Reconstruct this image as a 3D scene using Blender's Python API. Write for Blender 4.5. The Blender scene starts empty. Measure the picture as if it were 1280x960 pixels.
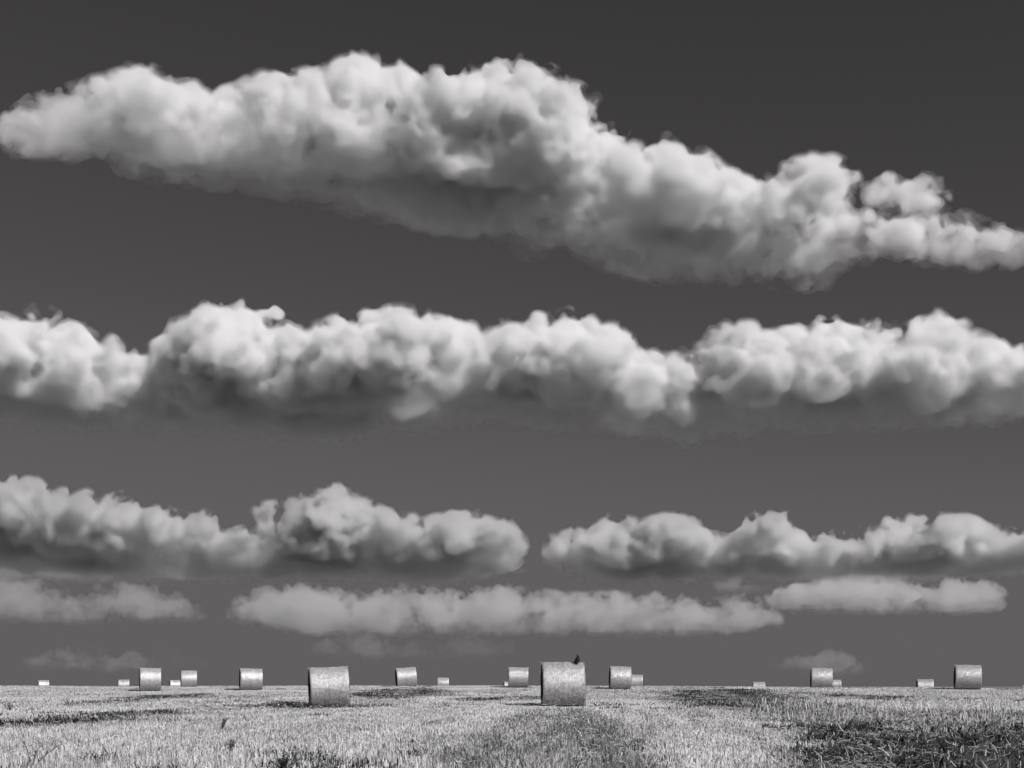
import bpy, math, time
import numpy as np
import openvdb as vdb
from mathutils import Vector, Matrix

T0 = time.time()
rng = np.random.default_rng(11)
scene = bpy.context.scene
COL = scene.collection
F = 1778.0            # focal length expressed in photo pixels (50 mm on a 36 mm wide sensor, 1280 wide)
HZ = 855.0            # photo row of the true horizon
HC = 1.62             # camera height above the ground it stands on

def R(d): return math.radians(d)

# ------------------------------------------------------------------ helpers
def new_mesh(name, verts, faces_flat, nper, attrs=None, smooth=False, mats=(), mat_idx=None):
    """verts (n,3) array, faces_flat flat index array of faces with nper corners each"""
    verts = np.asarray(verts, np.float32); ff = np.asarray(faces_flat, np.int32).ravel()
    nf = len(ff) // nper
    me = bpy.data.meshes.new(name)
    me.vertices.add(len(verts)); me.vertices.foreach_set('co', verts.ravel())
    me.loops.add(len(ff)); me.loops.foreach_set('vertex_index', ff)
    me.polygons.add(nf)
    me.polygons.foreach_set('loop_start', np.arange(0, nf * nper, nper, dtype=np.int32))
    me.polygons.foreach_set('loop_total', np.full(nf, nper, np.int32))
    if smooth: me.polygons.foreach_set('use_smooth', np.ones(nf, bool))
    for m in mats: me.materials.append(m)
    if mat_idx is not None: me.polygons.foreach_set('material_index', np.asarray(mat_idx, np.int32))
    for k, v in (attrs or {}).items():
        a = me.attributes.new(k, 'FLOAT', 'POINT'); a.data.foreach_set('value', np.asarray(v, np.float32))
    me.update(calc_edges=True); me.validate()
    return me

def link(name, me, parent=None, loc=(0, 0, 0)):
    o = bpy.data.objects.new(name, me); COL.objects.link(o); o.location = loc
    if parent is not None: o.parent = parent
    return o

def tag(o, label=None, cat=None, group=None, kind=None):
    if label: o['label'] = label
    if cat: o['category'] = cat
    if group: o['group'] = group
    if kind: o['kind'] = kind
    return o

class NT:
    """small helper around a material node tree"""
    def __init__(s, name):
        s.m = bpy.data.materials.new(name); s.m.use_nodes = True
        s.t = s.m.node_tree; s.t.nodes.clear()
        s.out = s.t.nodes.new('ShaderNodeOutputMaterial')
    def n(s, typ, ins=None, **props):
        nd = s.t.nodes.new(typ)
        for k, v in props.items(): setattr(nd, k, v)
        for k, v in (ins or {}).items():
            sk = nd.inputs[k]
            if isinstance(v, bpy.types.NodeSocket): s.t.links.new(v, sk)
            else: sk.default_value = v
        return nd
    def l(s, a, b): s.t.links.new(a, b)

def grey(v): return (v * 1.012, v * 0.992, v * 0.998, 1.0)
SUN_EL_D, SUN_AZ_D, SUN_E = 37, 46, 4.8
SKY_DUST, SKY_POW, SKY_MUL, SKY_STR, SKY_CAP = 0.7, 1.0, 0.64, 0.05, 2.33
VOL_BOUNCES = 6
SHELLS = ((-4.0, 2.6, 1.5, 0.04), (-3.0, 2.3, -1.5, 0.09), (-1.0, 1.8, -4.0, 0.2), (1.5, 1.2, -5.0, 0.5))
# ------------------------------------------------------------------ camera, sun, sky
SUN_EL, SUN_AZ = R(SUN_EL_D), R(SUN_AZ_D)   # azimuth: measured from straight behind the camera towards its right
to_sun = Vector((math.sin(SUN_AZ) * math.cos(SUN_EL), -math.cos(SUN_AZ) * math.cos(SUN_EL), math.sin(SUN_EL)))

cd = bpy.data.cameras.new('camera'); cam = bpy.data.objects.new('camera', cd); COL.objects.link(cam)
cd.lens = 50.0; cd.sensor_width = 36.0; cd.sensor_fit = 'HORIZONTAL'
cd.shift_y = (HZ - 480.0) / 1280.0
cd.clip_start = 0.1; cd.clip_end = 300000.0
cam.location = (0, 0, HC); cam.rotation_euler = (R(90), 0, 0)
scene.camera = cam

sl = bpy.data.lights.new('sun', 'SUN'); sl.energy = SUN_E; sl.angle = R(0.53); sl.color = (1.0, 0.976, 0.98)
so = bpy.data.objects.new('sun', sl); COL.objects.link(so)
so.rotation_euler = (-to_sun).to_track_quat('-Z', 'Y').to_euler()

w = bpy.data.worlds.new('World'); scene.world = w; w.use_nodes = True
wt = w.node_tree; wt.nodes.clear()
def wn(typ, **p):
    nd = wt.nodes.new(typ)
    for k, v in p.items(): setattr(nd, k, v)
    return nd
sky = wn('ShaderNodeTexSky', sky_type='NISHITA', sun_disc=False, sun_elevation=SUN_EL,
         sun_rotation=math.atan2(to_sun.x, to_sun.y), altitude=100.0, air_density=1.0, dust_density=SKY_DUST, ozone_density=1.0)
sep = wn('ShaderNodeSeparateColor')           # black-and-white photo taken through a red filter: only the red light counts
wt.links.new(sky.outputs[0], sep.inputs[0])
pw = wn('ShaderNodeMath', operation='POWER'); wt.links.new(sep.outputs['Red'], pw.inputs[0]); pw.inputs[1].default_value = SKY_POW
m0 = wn('ShaderNodeMath', operation='MULTIPLY'); wt.links.new(pw.outputs[0], m0.inputs[0]); m0.inputs[1].default_value = SKY_MUL
ml = wn('ShaderNodeMath', operation='SMOOTH_MIN'); wt.links.new(m0.outputs[0], ml.inputs[0]); ml.inputs[1].default_value = SKY_CAP; ml.inputs[2].default_value = SKY_CAP * 0.45
cmb = wn('ShaderNodeCombineColor')
for i, k in enumerate((1.03, 0.98, 0.98)):
    mm = wn('ShaderNodeMath', operation='MULTIPLY'); wt.links.new(ml.outputs[0], mm.inputs[0]); mm.inputs[1].default_value = k
    wt.links.new(mm.outputs[0], cmb.inputs[i])
bg = wn('ShaderNodeBackground'); wt.links.new(cmb.outputs[0], bg.inputs[0]); bg.inputs[1].default_value = SKY_STR
wo = wn('ShaderNodeOutputWorld'); wt.links.new(bg.outputs[0], wo.inputs[0])

scene.view_settings.view_transform = 'Standard'; scene.view_settings.look = 'None'
scene.view_settings.exposure = 0; scene.view_settings.gamma = 1
cy = scene.cycles
cy.use_denoising = True; cy.denoiser = 'OPENIMAGEDENOISE'
cy.max_bounces = 8; cy.diffuse_bounces = 3; cy.glossy_bounces = 2; cy.transmission_bounces = 2
cy.transparent_max_bounces = 16; cy.volume_bounces = VOL_BOUNCES
cy.use_adaptive_sampling = True; cy.adaptive_threshold = 0.08; cy.adaptive_min_samples = 16
cy.volume_step_rate = 1.0
# ------------------------------------------------------------------ clouds: real cumulus bodies at their real distances
def vnoise(shape, period, r):
    """smooth value noise in [-1,1], period in voxels"""
    per = (period, period, period) if np.isscalar(period) else period
    a = None
    n = [int(s / p) + 4 for s, p in zip(shape, per)]
    a = r.uniform(-1, 1, n).astype(np.float32)
    for ax in range(3):
        x = np.arange(shape[ax], dtype=np.float32) / per[ax] + r.uniform(0, 1)
        i = x.astype(int); f = x - i
        # quadratic B-spline-like cubic weights keep the lattice from showing
        w0 = (1 - f) ** 3 / 6; w1 = (3 * f ** 3 - 6 * f ** 2 + 4) / 6
        w2 = (-3 * f ** 3 + 3 * f ** 2 + 3 * f + 1) / 6; w3 = f ** 3 / 6
        sh = [1, 1, 1]; sh[ax] = -1
        g = lambda k, w: np.take(a, np.minimum(i + k, a.shape[ax] - 1), axis=ax) * w.astype(np.float32).reshape(sh)
        a = g(0, w0) + g(1, w1) + g(2, w2) + g(3, w3)
    return a * 2.2

def poly_dist(P, poly):
    """signed distance (positive inside) of points P (n,2) to a closed polygon"""
    A = poly; B = np.roll(poly, -1, axis=0)
    d = np.full(len(P), 1e9); inside = np.zeros(len(P), bool)
    for a, b in zip(A, B):
        ab = b - a; t = np.clip(((P - a) @ ab) / max(ab @ ab, 1e-9), 0, 1)
        q = a + t[:, None] * ab
        d = np.minimum(d, np.hypot(*(P - q).T))
        c = ((a[1] > P[:, 1]) != (b[1] > P[:, 1]))
        if b[1] != a[1]:
            c &= P[:, 0] < (b[0] - a[0]) * (P[:, 1] - a[1]) / (b[1] - a[1]) + a[0]
        inside ^= c
    return np.where(inside, d, -d)

def cloud_material(name, density, albedo, aniso):
    nt = NT(name)
    v = nt.n('ShaderNodeVolumeScatter', {'Color': grey(albedo), 'Density': density, 'Anisotropy': aniso})
    nt.l(v.outputs[0], nt.out.inputs['Volume'])
    nt.m.cycles.homogeneous_volume = True
    return nt.m

def largest_piece(nv, Q):
    lab = np.arange(nv)
    while True:
        m = lab[Q].min(1); new = lab.copy()
        for k in range(4): np.minimum.at(new, Q[:, k], m)
        new = new[new]
        if (new == lab).all(): break
        lab = new
    ids, cnt = np.unique(lab[Q[:, 0]], return_counts=True)
    return Q[lab[Q[:, 0]] == ids[cnt.argmax()]]

def make_cloud(name, top, base, dist, depth_px, seed, mfp_px, albedo=0.995, vox=2.0, aniso=0.45, soft=1.0, n1=400, rmax=1e9, under=0.7, lean=1.0, crisp=0.62, fade=1.0, front=None, rear=(), floor_w=None, skirt=None, settle=0.0):
    """top/base: outline of the cloud as seen in the photo; everything is then laid out in space at `dist` metres,
    with a depth of depth_px picture units, a level base and puffs upon puffs."""
    r = np.random.default_rng(seed)
    s = dist / F                                   # metres per photo pixel at that distance
    top = np.array(top, float); base = np.array(base, float)
    top[:, 1] += settle
    if front is not None: front = (np.array(front[0], float) + np.array([0, settle]), front[1])
    poly = np.concatenate([top, base[::-1]])
    lo, hi = poly.min(0), poly.max(0)
    # local grid in picture units: u across, v up (from the horizon), w depth
    pad = 14
    u0, u1 = lo[0] - pad, hi[0] + pad
    v0, v1 = HZ - hi[1] - pad, HZ - lo[1] + pad
    # a farther puff of the same picture size sits higher: allow for it
    kmax = 1 + depth_px / F
    ex = 1.2 * np.max(np.abs(lean)) * (np.interp(base[:, 0], top[:, 0], top[:, 1]) - base[:, 1]).__abs__().max()
    w0, w1 = -0.5 * depth_px - pad - ex, 0.5 * depth_px + pad + ex
    U0, U1 = min(u0, 640 + (u0 - 640) * kmax) - 6, max(u1, 640 + (u1 - 640) * kmax) + 6
    shape = (int((U1 - U0) / vox), int((w1 - w0) / vox), int((v1 * 1.18 - v0 * 0.9) / vox))
    V0 = v0 * 0.9
    if skirt:                                       # a grey level base standing back in the shade of the lit heads
        fb = base.copy(); fb[:, 1] -= skirt[0]; bt = base.copy(); bt[:, 1] -= skirt[1]
        front = (top, fb); rear = list(rear) + [(bt, base, skirt[2], skirt[3], n1, skirt[1] * 0.45)]
    allB = []
    for lt, lb, wc, wd, nn, rm in [(top if front is None else front[0], base if front is None else front[1], 0.0, depth_px, n1, rmax)] + list(rear):
        lt = np.array(lt, float); lb = np.array(lb, float); pl = np.concatenate([lt, lb[::-1]]); l0, l1 = pl.min(0), pl.max(0)
        # level-1 puffs: inscribed balls of the outline
        cand = r.uniform(l0, l1, (nn * 30, 2)); dc = poly_dist(cand, pl)
        k = dc > 2.5; cand, dc = cand[k], dc[k]
        pr = r.uniform(0, 1, len(cand)) < (dc / dc.max()) ** 0.35
        cand, dc = cand[pr][:nn], dc[pr][:nn]
        rad = np.minimum(dc * r.uniform(0.75, 1.0, len(dc)), rm)
        tp = np.interp(cand[:, 0], lt[:, 0], lt[:, 1]); bs = np.interp(cand[:, 0], lb[:, 0], lb[:, 1])
        low = np.clip((cand[:, 1] - tp) / np.maximum(bs - tp, 1), 0, 1)
        # the front leans out over the base: lower puffs stand farther back, so their shaded underside shows
        dw = wc + r.uniform(-0.5, 0.5, len(rad)) * np.maximum(wd - 1.2 * rad, 0) * (1 - 0.75 * low)
        lx = np.interp((cand[:, 0] - lo[0]) / (hi[0] - lo[0]), (0, 0.45, 0.7, 1), lean) if np.ndim(lean) else lean
        dw += lx * np.maximum(cand[:, 1] - (0.58 * tp + 0.42 * bs), -0.1 * (bs - tp)) * 2.0
        src = np.column_stack([cand[:, 0], dw, HZ - cand[:, 1], rad]); allB.append(src)
        # smaller puffs crowding their surfaces, twice over
        for lev, (ratio, cnt) in enumerate(((0.42, 14), (0.42, 9))):
            m = len(src) * cnt
            b = src[r.integers(0, len(src), m)]
            d = r.normal(size=(m, 3)); d[:, 2] = np.where(d[:, 2] < 0, d[:, 2] * 0.25, d[:, 2]); d /= np.linalg.norm(d, axis=1)[:, None]
            rr = b[:, 3] * ratio * r.uniform(0.6, 1.15, m)
            q = b[:, :3] + d * (b[:, 3] - 0.25 * rr)[:, None] * r.uniform(0.92, 1.0, m)[:, None]
            nb = np.column_stack([q, rr]); nb = nb[rr > 1.6]
            dd = poly_dist(np.column_stack([nb[:, 0], HZ - nb[:, 2]]), pl)
            nb = nb[dd > nb[:, 3] * 0.75 - 1.0 - 1.5 * lev]
            allB.append(nb); src = nb
    B = np.concatenate(allB)
    w0 = min(w0, (B[:, 1] - B[:, 3]).min() - pad); w1 = max(w1, (B[:, 1] + B[:, 3]).max() + pad)
    kmax = 1 + w1 / F; U0, U1 = min(u0, 640 + (u0 - 640) * kmax) - 6, max(u1, 640 + (u1 - 640) * kmax) + 6
    V0 = v0 * 0.9; shape = (int((U1 - U0) / vox), int((w1 - w0) / vox), int((v1 * max(1.18, kmax + 0.03) - V0) / vox))
    # picture units -> local space (perspective: scale by the puff's own depth)
    kk = 1 + B[:, 1] / F
    cu = 640 + (B[:, 0] - 640) * kk; cv = B[:, 2] * kk; cw = B[:, 1]; cr = B[:, 3] * kk
    gu = (cu - U0) / vox; gw = (cw - w0) / vox; gv = (cv - V0) / vox; gr = cr / vox
    G = np.full(shape, -12.0, np.float32)
    for x, y, z, q in zip(gu, gw, gv, gr):
        e = q + 9
        i0, i1 = max(int(x - e), 0), min(int(x + e) + 2, shape[0]); j0, j1 = max(int(y - e), 0), min(int(y + e) + 2, shape[1]); k0, k1 = max(int(z - e), 0), min(int(z + e) + 2, shape[2])
        if i1 <= i0 or j1 <= j0 or k1 <= k0: continue
        dx = (np.arange(i0, i1, dtype=np.float32) - x)[:, None, None]; dy = (np.arange(j0, j1, dtype=np.float32) - y)[None, :, None]; dz = (np.arange(k0, k1, dtype=np.float32) - z)[None, None, :]
        f = q - np.sqrt(dx * dx + dy * dy + dz * dz)
        sub = G[i0:i1, j0:j1, k0:k1]; np.maximum(sub, f, out=sub)
    np.minimum(G, 8, out=G)
    occ = G > -11.5                                  # keep only the part of the grid the puffs reach
    cut = []
    for ax in range(3):
        q = np.flatnonzero(occ.any(axis=tuple(a for a in range(3) if a != ax))); cut.append((max(q[0] - 2, 0), min(q[-1] + 3, shape[ax])))
    G = np.ascontiguousarray(G[cut[0][0]:cut[0][1], cut[1][0]:cut[1][1], cut[2][0]:cut[2][1]])
    U0 += cut[0][0] * vox; w0 += cut[1][0] * vox; V0 += cut[2][0] * vox; shape = G.shape
    # level base: rows of the outline's lower edge, taken as a height at the far side of the cloud
    uu = U0 + np.arange(shape[0]) * vox
    kb = 1 + (under * 0.5 * depth_px if floor_w is None else floor_w) / F
    bb = np.interp(640 + (uu - 640), base[:, 0], HZ - base[:, 1]) * kb
    vv = V0 + np.arange(shape[2]) * vox
    lift = (vv[None, :] - bb[:, None]) / vox
    nz = np.zeros(shape, np.float32)
    nz += 5.0 * vnoise(shape, (42, 34, 34), r)
    nz += 3.2 * (np.abs(vnoise(shape, (24, 20, 20), r)) * 1.9 - 0.75) + 3.0 * vnoise(shape, (24, 18, 16), r)
    nz += 1.2 * (np.abs(vnoise(shape, (12, 10, 10), r)) * 1.9 - 0.75) + 8.0 * vnoise(shape, (13, 11, 10), r)
    nz += 8.0 * vnoise(shape, (6.5, 5.8, 5.5), r) + 5.0 * vnoise(shape, 3.0, r)
    thick = np.median(np.interp(top[:, 0], base[:, 0], base[:, 1]) - top[:, 1]); hf = np.clip(lift * vox / (0.75 * thick), 0, 1)[:, None, :].astype(np.float32)
    nz *= 0.35 + 0.65 * np.clip(hf * 1.6, 0, 1); spread = 1.0 - crisp * hf
    nzf = sum(a * vnoise(shape, p, r) for p, a in (((22, 14, 8), 1.9), ((9, 6, 4.5), 1.5), (2.8, 1.1)))
    skins = []; dsc = min(1.0, np.median(np.interp(top[:, 0], base[:, 0], base[:, 1]) - top[:, 1]) / 110.0)
    for k_, (iso, ext, drop, share) in enumerate(SHELLS):
        nzk = np.roll(nzf, (37 * k_, 11 * k_, 5 * k_), (0, 1, 2)) if k_ else nzf
        H = np.minimum(G, (lift * 0.35)[:, None, :].astype(np.float32) + 2.0 + drop * dsc * (fade if drop < 0 else 1)) + nz * soft + ext * nzk * soft * spread - iso * spread - (1.6 * soft * hf)
        np.minimum(H, G + 7.0 - 0.9 * k_, out=H)
        for ax in range(3):
            for e in (0, -1):
                sl_ = [slice(None)] * 3; sl_[ax] = e; H[tuple(sl_)] = -12
        g = vdb.FloatGrid(-12.0); g.copyFromArray(np.ascontiguousarray(H))
        pts, quads = g.convertToQuads(0.0)
        X = (U0 + pts[:, 0] * vox - 640) * s
        Y = dist + (w0 + pts[:, 1] * vox) * s
        Z = (V0 + pts[:, 2] * vox) * s + HC
        V = np.column_stack([X, Y, Z]); Q = quads.astype(np.int64)
        if k_ and len(V) < 60000:                    # loose crumbs belong to the outer veil only
            Q = largest_piece(len(V), Q); us, inv = np.unique(Q, return_inverse=True); V = V[us]; Q = inv.reshape(-1, 4)
        skins.append((V, Q, share))
    loc = skins[0][0].mean(0); loc[2] = skins[0][0][:, 2].min()
    o = None; n = 0
    for V, Q, share in skins:
        V = V - loc; q = V[Q]
        vol = np.einsum('ij,ij->i', q[:, 0], np.cross(q[:, 1], q[:, 2])).sum() + np.einsum('ij,ij->i', q[:, 0], np.cross(q[:, 2], q[:, 3])).sum()
        if vol < 0: Q = Q[:, ::-1]
        mt = cloud_material('cloud_vapour', share / (mfp_px * s), albedo, aniso)
        me = new_mesh('cloud_skin', V, Q, 4, mats=[mt]); n += len(Q)
        if o is None: o = link('cloud', me, loc=tuple(map(float, loc)))
        else: link('inner_cloud', me, parent=o)
    print('cloud', name, shape, len(B), n, round(time.time() - T0, 1))
    return o
cl = {}
cl['A'] = make_cloud('high_cloud',
 [(-6,172),(8,150),(30,132),(50,120),(100,105),(140,95),(180,86),(215,93),(240,108),(268,132),(292,114),(330,100),(360,93),(395,92),(430,80),(450,71),(490,76),(520,84),(560,88),(590,82),(620,77),(650,77),(680,85),(705,105),(742,122),(770,165),(790,182),(830,175),(870,190),(900,212),(930,220),(960,222),(985,205),(1020,197),(1050,202),(1070,216),(1110,217),(1150,215),(1190,232),(1197,246),(1160,262),(1200,278),(1240,292),(1300,298),(1340,304)],
 [(-6,178),(50,190),(100,196),(170,216),(240,224),(320,232),(400,247),(470,264),(560,282),(640,290),(720,298),(745,322),(800,340),(900,346),(1000,353),(1050,350),(1062,322),(1100,318),(1200,325),(1280,328),(1340,330)],
 3800, 150, 5, 9.0, rmax=60, soft=1.0, crisp=0.45, n1=700, floor_w=130, aniso=0.05, vox=2.4, settle=7, lean=0.4,
 front=([(-6,172),(8,150),(30,132),(50,120),(100,105),(140,95),(180,86),(215,93),(240,108),(268,130),(290,112),(330,100),(360,93),(395,92),(430,80),(450,71),(490,76),(520,84),(560,88),(590,82),(620,77),(650,77),(680,85),(705,105),(742,122),(770,165),(790,182),(830,175),(870,190),(900,212),(930,220),(960,222),(985,205),(1020,197),(1050,202),(1070,216),(1110,217),(1150,215),(1190,232),(1197,246),(1170,258)],
        [(-6,178),(50,187),(100,186),(170,192),(240,196),(280,206),(330,210),(400,213),(480,214),(560,218),(640,224),(720,234),(760,244),(800,266),(850,288),(900,292),(960,284),(1010,276),(1060,268),(1110,264),(1150,262),(1170,262)]),
 rear=[([(130,190),(250,196),(400,203),(560,208),(700,224),(760,238),(850,268),(950,276),(1040,262),(1120,266),(1190,272),(1240,290),(1300,298),(1340,304)],
        [(130,204),(170,216),(240,224),(320,232),(400,247),(470,264),(560,282),(640,290),(720,298),(745,322),(800,340),(900,346),(1000,353),(1050,350),(1062,322),(1100,318),(1200,325),(1280,328),(1340,330)], 95, 40, 500, 36),
       ([(648,300),(660,291),(676,292),(688,304)], [(648,306),(660,314),(676,313),(688,306)], 95, 20, 12, 12)])
cl['B'] = make_cloud('middle_cloud',
 [(-150,410),(-110,385),(-60,392),(-20,375),(0,371),(50,377),(72,400),(110,404),(130,424),(150,419),(178,432),(195,410),(230,390),(280,380),(330,379),(355,394),(370,420),(385,415),(420,402),(460,398),(480,390),(545,391),(560,404),(590,414),(605,430),(620,415),(660,401),(710,395),(760,399),(785,420),(795,437),(830,440),(875,430),(885,409),(935,409),(960,425),(985,412),(1030,404),(1090,394),(1130,392),(1205,394),(1225,418),(1250,432),(1280,430),(1340,420),(1400,432),(1430,460)],
 [(-150,518),(0,524),(100,532),(190,536),(340,548),(480,538),(560,528),(620,526),(800,540),(870,550),(940,542),(1000,536),(1150,526),(1280,526),(1430,524)],
 6500, 150, 8, 7.5, rmax=85, fade=1.0, crisp=0.55, n1=300, soft=0.68, settle=3, skirt=(20, 50, 75, 50), floor_w=110, aniso=-0.05, vox=2.4, lean=1.2)
cl['C'] = make_cloud('left_cloud',
 [(-120,625),(-60,612),(0,600),(45,601),(60,618),(90,615),(140,618),(175,619),(186,634),(200,636),(240,627),(262,641),(280,646),(310,638),(340,630),(380,622),(405,611),(425,609),(450,624),(500,639),(520,648),(560,644),(600,639),(638,650),(652,672)],
 [(-120,708),(0,708),(100,716),(250,720),(400,722),(560,722),(652,708)],
 13800, 100, 21, 5.5, skirt=(17, 38, 42, 30), floor_w=65, rmax=34, vox=1.8, soft=0.75, lean=1.3, settle=5)
cl['D'] = make_cloud('right_cloud',
 [(688,692),(694,672),(708,664),(740,660),(765,648),(800,655),(825,647),(870,650),(886,666),(920,668),(926,654),(960,641),(990,642),(1006,661),(1070,663),(1110,651),(1150,648),(1210,647),(1240,661),(1290,668),(1350,660),(1420,672)],
 [(688,700),(706,714),(760,722),(850,722),(900,720),(1000,716),(1100,716),(1200,716),(1280,712),(1420,708)],
 14600, 90, 22, 5.5, skirt=(17, 38, 42, 30), floor_w=65, rmax=30, vox=1.8, n1=900, soft=0.75, lean=1.3, settle=5)
cl['E'] = make_cloud('low_left_cloud',
 [(-120,742),(-60,728),(0,722),(50,732),(80,744),(110,741),(140,732),(165,728),(200,742),(230,748),(254,762)],
 [(-120,772),(0,772),(100,775),(254,772)], 26000, 60, 23, 36, albedo=0.95, lean=1.3, rmax=22, soft=0.9, vox=1.3, n1=1100)  # distance haze put into a lower albedo, also on the next two clouds
cl['F'] = make_cloud('low_middle_cloud',
 [(286,766),(300,748),(340,738),(375,731),(400,738),(430,742),(470,740),(500,737),(530,736),(560,742),(600,738),(625,733),(660,742),(720,748),(790,745),(830,742),(860,752),(900,754),(925,747),(950,751),(975,768)],
 [(286,774),(380,788),(480,792),(640,790),(800,790),(900,788),(975,780)], 26500, 60, 24, 19, albedo=0.955, lean=1.3, rmax=24, soft=0.95, crisp=0.5, vox=1.3, n1=1100)
cl['G'] = make_cloud('low_right_cloud',
 [(952,752),(975,740),(1000,735),(1030,728),(1060,724),(1110,723),(1140,730),(1162,733),(1200,724),(1230,728),(1254,742)],
 [(952,756),(1000,760),(1100,762),(1200,762),(1254,758)], 25500, 60, 25, 15, albedo=0.965, lean=1.3, rmax=20, soft=0.9, vox=1.3, n1=1100)
cl['H'] = make_cloud('wisp_left', [(30,826),(60,818),(90,812),(130,814),(160,818),(200,812),(230,816),(262,826)],
 [(30,832),(90,836),(160,838),(220,834),(262,830)], 45000, 40, 26, 60, rmax=12, vox=1.2, soft=0.8)
cl['I'] = make_cloud('wisp_right', [(962,828),(975,820),(1000,820),(1020,815),(1048,817),(1062,824),(1078,834)],
 [(962,832),(1000,834),(1040,840),(1078,838)], 45000, 40, 27, 62, rmax=12, vox=1.2, soft=0.9)
cl['J'] = make_cloud('wisp_middle', [(385,808),(420,800),(470,798),(520,802),(570,797),(620,800),(650,808)],
 [(385,814),(450,820),(540,822),(610,818),(650,813)], 45000, 40, 28, 80, rmax=12, vox=1.2, soft=0.8)
cl['K'] = make_cloud('shred', [(896,728),(910,724),(930,723),(948,726),(960,730)],
 [(896,732),(920,735),(945,735),(960,733)], 20000, 24, 29, 16, rmax=8)

cl['L'] = make_cloud('veil_left', [(-100,700),(0,697),(60,698),(130,701),(200,704),(270,709),(330,717)], [(-100,722),(60,724),(200,725),(330,722)], 21000, 40, 30, 48, rmax=12, vox=1.5, soft=0.8)
cl['M'] = make_cloud('veil_right', [(940,716),(970,709),(1010,703),(1050,702),(1110,705),(1160,711),(1200,718)], [(940,720),(1010,726),(1110,727),(1200,722)], 21000, 40, 31, 55, rmax=12, vox=1.5, soft=0.8)

CLAB = {
 'L': 'dim grey veil hanging under the left end of the heaped cloud with one peak',
 'M': 'dim grey veil between the row of small heads and the short flat cloud at right',
 'A': 'largest cloud, a long heaped white bank sloping down to the right, highest in the sky',
 'B': 'brightest cloud, a row of rounded white heads stretching across the middle of the sky',
 'C': 'heaped grey-based cloud at left below the bright middle row, with one central peak',
 'D': 'row of small white heads on a grey base at right, below the bright middle row',
 'E': 'faint grey flat cloud at the left edge under the peaked cloud',
 'F': 'long low flat-based cloud strip above the two large bales',
 'G': 'short pale flat cloud low at right, above the crest bale with a tiny neighbour',
 'H': 'faint thin wisp just above the bales of the left cluster',
 'I': 'faint small wisp directly above the right-hand crest bale',
 'J': 'barely visible thin wisp under the long low cloud strip',
 'K': 'tiny shred of cloud between the long low strip and the row of small heads',
}
for k_, o_ in cl.items(): tag(o_, CLAB[k_], 'cloud', 'clouds in rows across the sky')
# ------------------------------------------------------------------ the field
BD, BL = 1.30, 1.20      # bale diameter and length, metres
# picture column, distance, top row, degrees of the left end showing, roll, length factor
BALES = [
 (412.0, 44.5, 833.3, 2.6, 2.0, 1.00), (704.0, 41.6, 827.6, 2.7, 0.4, 1.02), (187.5, 77.0, 834.4, 1.0, -0.8, 0.92),
 (218.5, 172., 850.0, 5.0, 0.0, 1.00), (236.5, 106., 838.2, -1.0, 0.5, 0.96), (313.5, 83.0, 835.2, 3.2, -0.6, 1.05),
 (508.5, 92.0, 834.2, 5.0, 4.2, 1.06), (554.0, 152., 847.0, -1.5, 0.0, 1.02), (648.0, 88.5, 833.8, -1.0, -0.5, 1.02),
 (636.0, 172., 852.0, 6.0, 0.0, 1.00), (775.0, 80.5, 833.0, 3.4, -1.0, 0.98), (794.6, 126., 843.2, -2.5, -1.0, 1.04),
 (948.7, 150., 852.3, 2.0, 0.0, 1.05), (1026.7, 88.0, 835.0, 3.2, -1.2, 1.06), (1044.5, 165., 849.4, 3.0, 0.5, 1.04),
 (1156.3, 112., 848.8, 5.0, 0.0, 1.02), (1209.5, 74.5, 831.2, 4.4, -0.8, 1.08), (54.5, 172., 850.0, 2.0, 0.5, 1.02),
 (155.0, 166., 849.4, -2.0, 0.6, 1.04), (1284.0, 185., 856.6, 2.0, 0.0, 1.0),
]
bale_xy = np.array([((b[0] - 640) * b[1] / F, b[1]) for b in BALES])
bale_z = np.array([HC + (HZ - b[2]) * b[1] / F - BD * 0.985 for b in BALES])

PY_ = np.array([-400, -60, 0, 8, 14, 24, 33, 44, 60, 80, 97, 108, 128, 150, 172, 200, 260, 500, 1500, 6000, 70000.])
PZ_ = np.array([-6.0, -1.0, 0, .45, .735, .83, .86, .925, 1.02, 1.20, 1.33, 1.34, 1.18, .90, .66, .15, -1.4, -9, -35, -110, -125.])
def smooth_interp(y):
    y = np.asarray(y, float)
    t = np.sign(y) * np.log1p(np.abs(y) / 20); T = np.sign(PY_) * np.log1p(np.abs(PY_) / 20)
    m = np.gradient(PZ_, T); i = np.clip(np.searchsorted(T, t) - 1, 0, len(T) - 2)
    h = T[i + 1] - T[i]; s = np.clip((t - T[i]) / h, 0, 1)
    return ((2*s**3 - 3*s**2 + 1) * PZ_[i] + (s**3 - 2*s**2 + s) * h * m[i] + (-2*s**3 + 3*s**2) * PZ_[i+1] + (s**3 - s**2) * h * m[i+1])
WAVES = [(rng.uniform(0, 6.28), rng.uniform(0, 6.28), rng.uniform(0, 6.28), L_) for L_ in (42, 31, 23, 17, 11, 7, 4.6)]
def base_z(x, y):
    z = smooth_interp(y)
    fade = np.clip(1 - np.abs(y) / 900, 0, 1)
    z = z - 0.0030 * np.clip(x, -120, 120) * np.clip(y / 60, 0, 1.5) * fade
    for a, b, c, L_ in WAVES:
        z = z + fade * 0.0011 * L_ * np.sin(6.283 / L_ * (x * math.cos(a) + y * math.sin(a)) + b)
    return z
def kern(x, y):
    dx = x[..., None] - bale_xy[:, 0]; dy = y[..., None] - bale_xy[:, 1]
    sg = np.clip(bale_xy[:, 1] * 0.06, 3.0, 9.0)
    return np.exp(-(dx ** 2 / (2 * sg ** 2) + dy ** 2 / (2 * (1.5 * sg) ** 2)))
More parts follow.
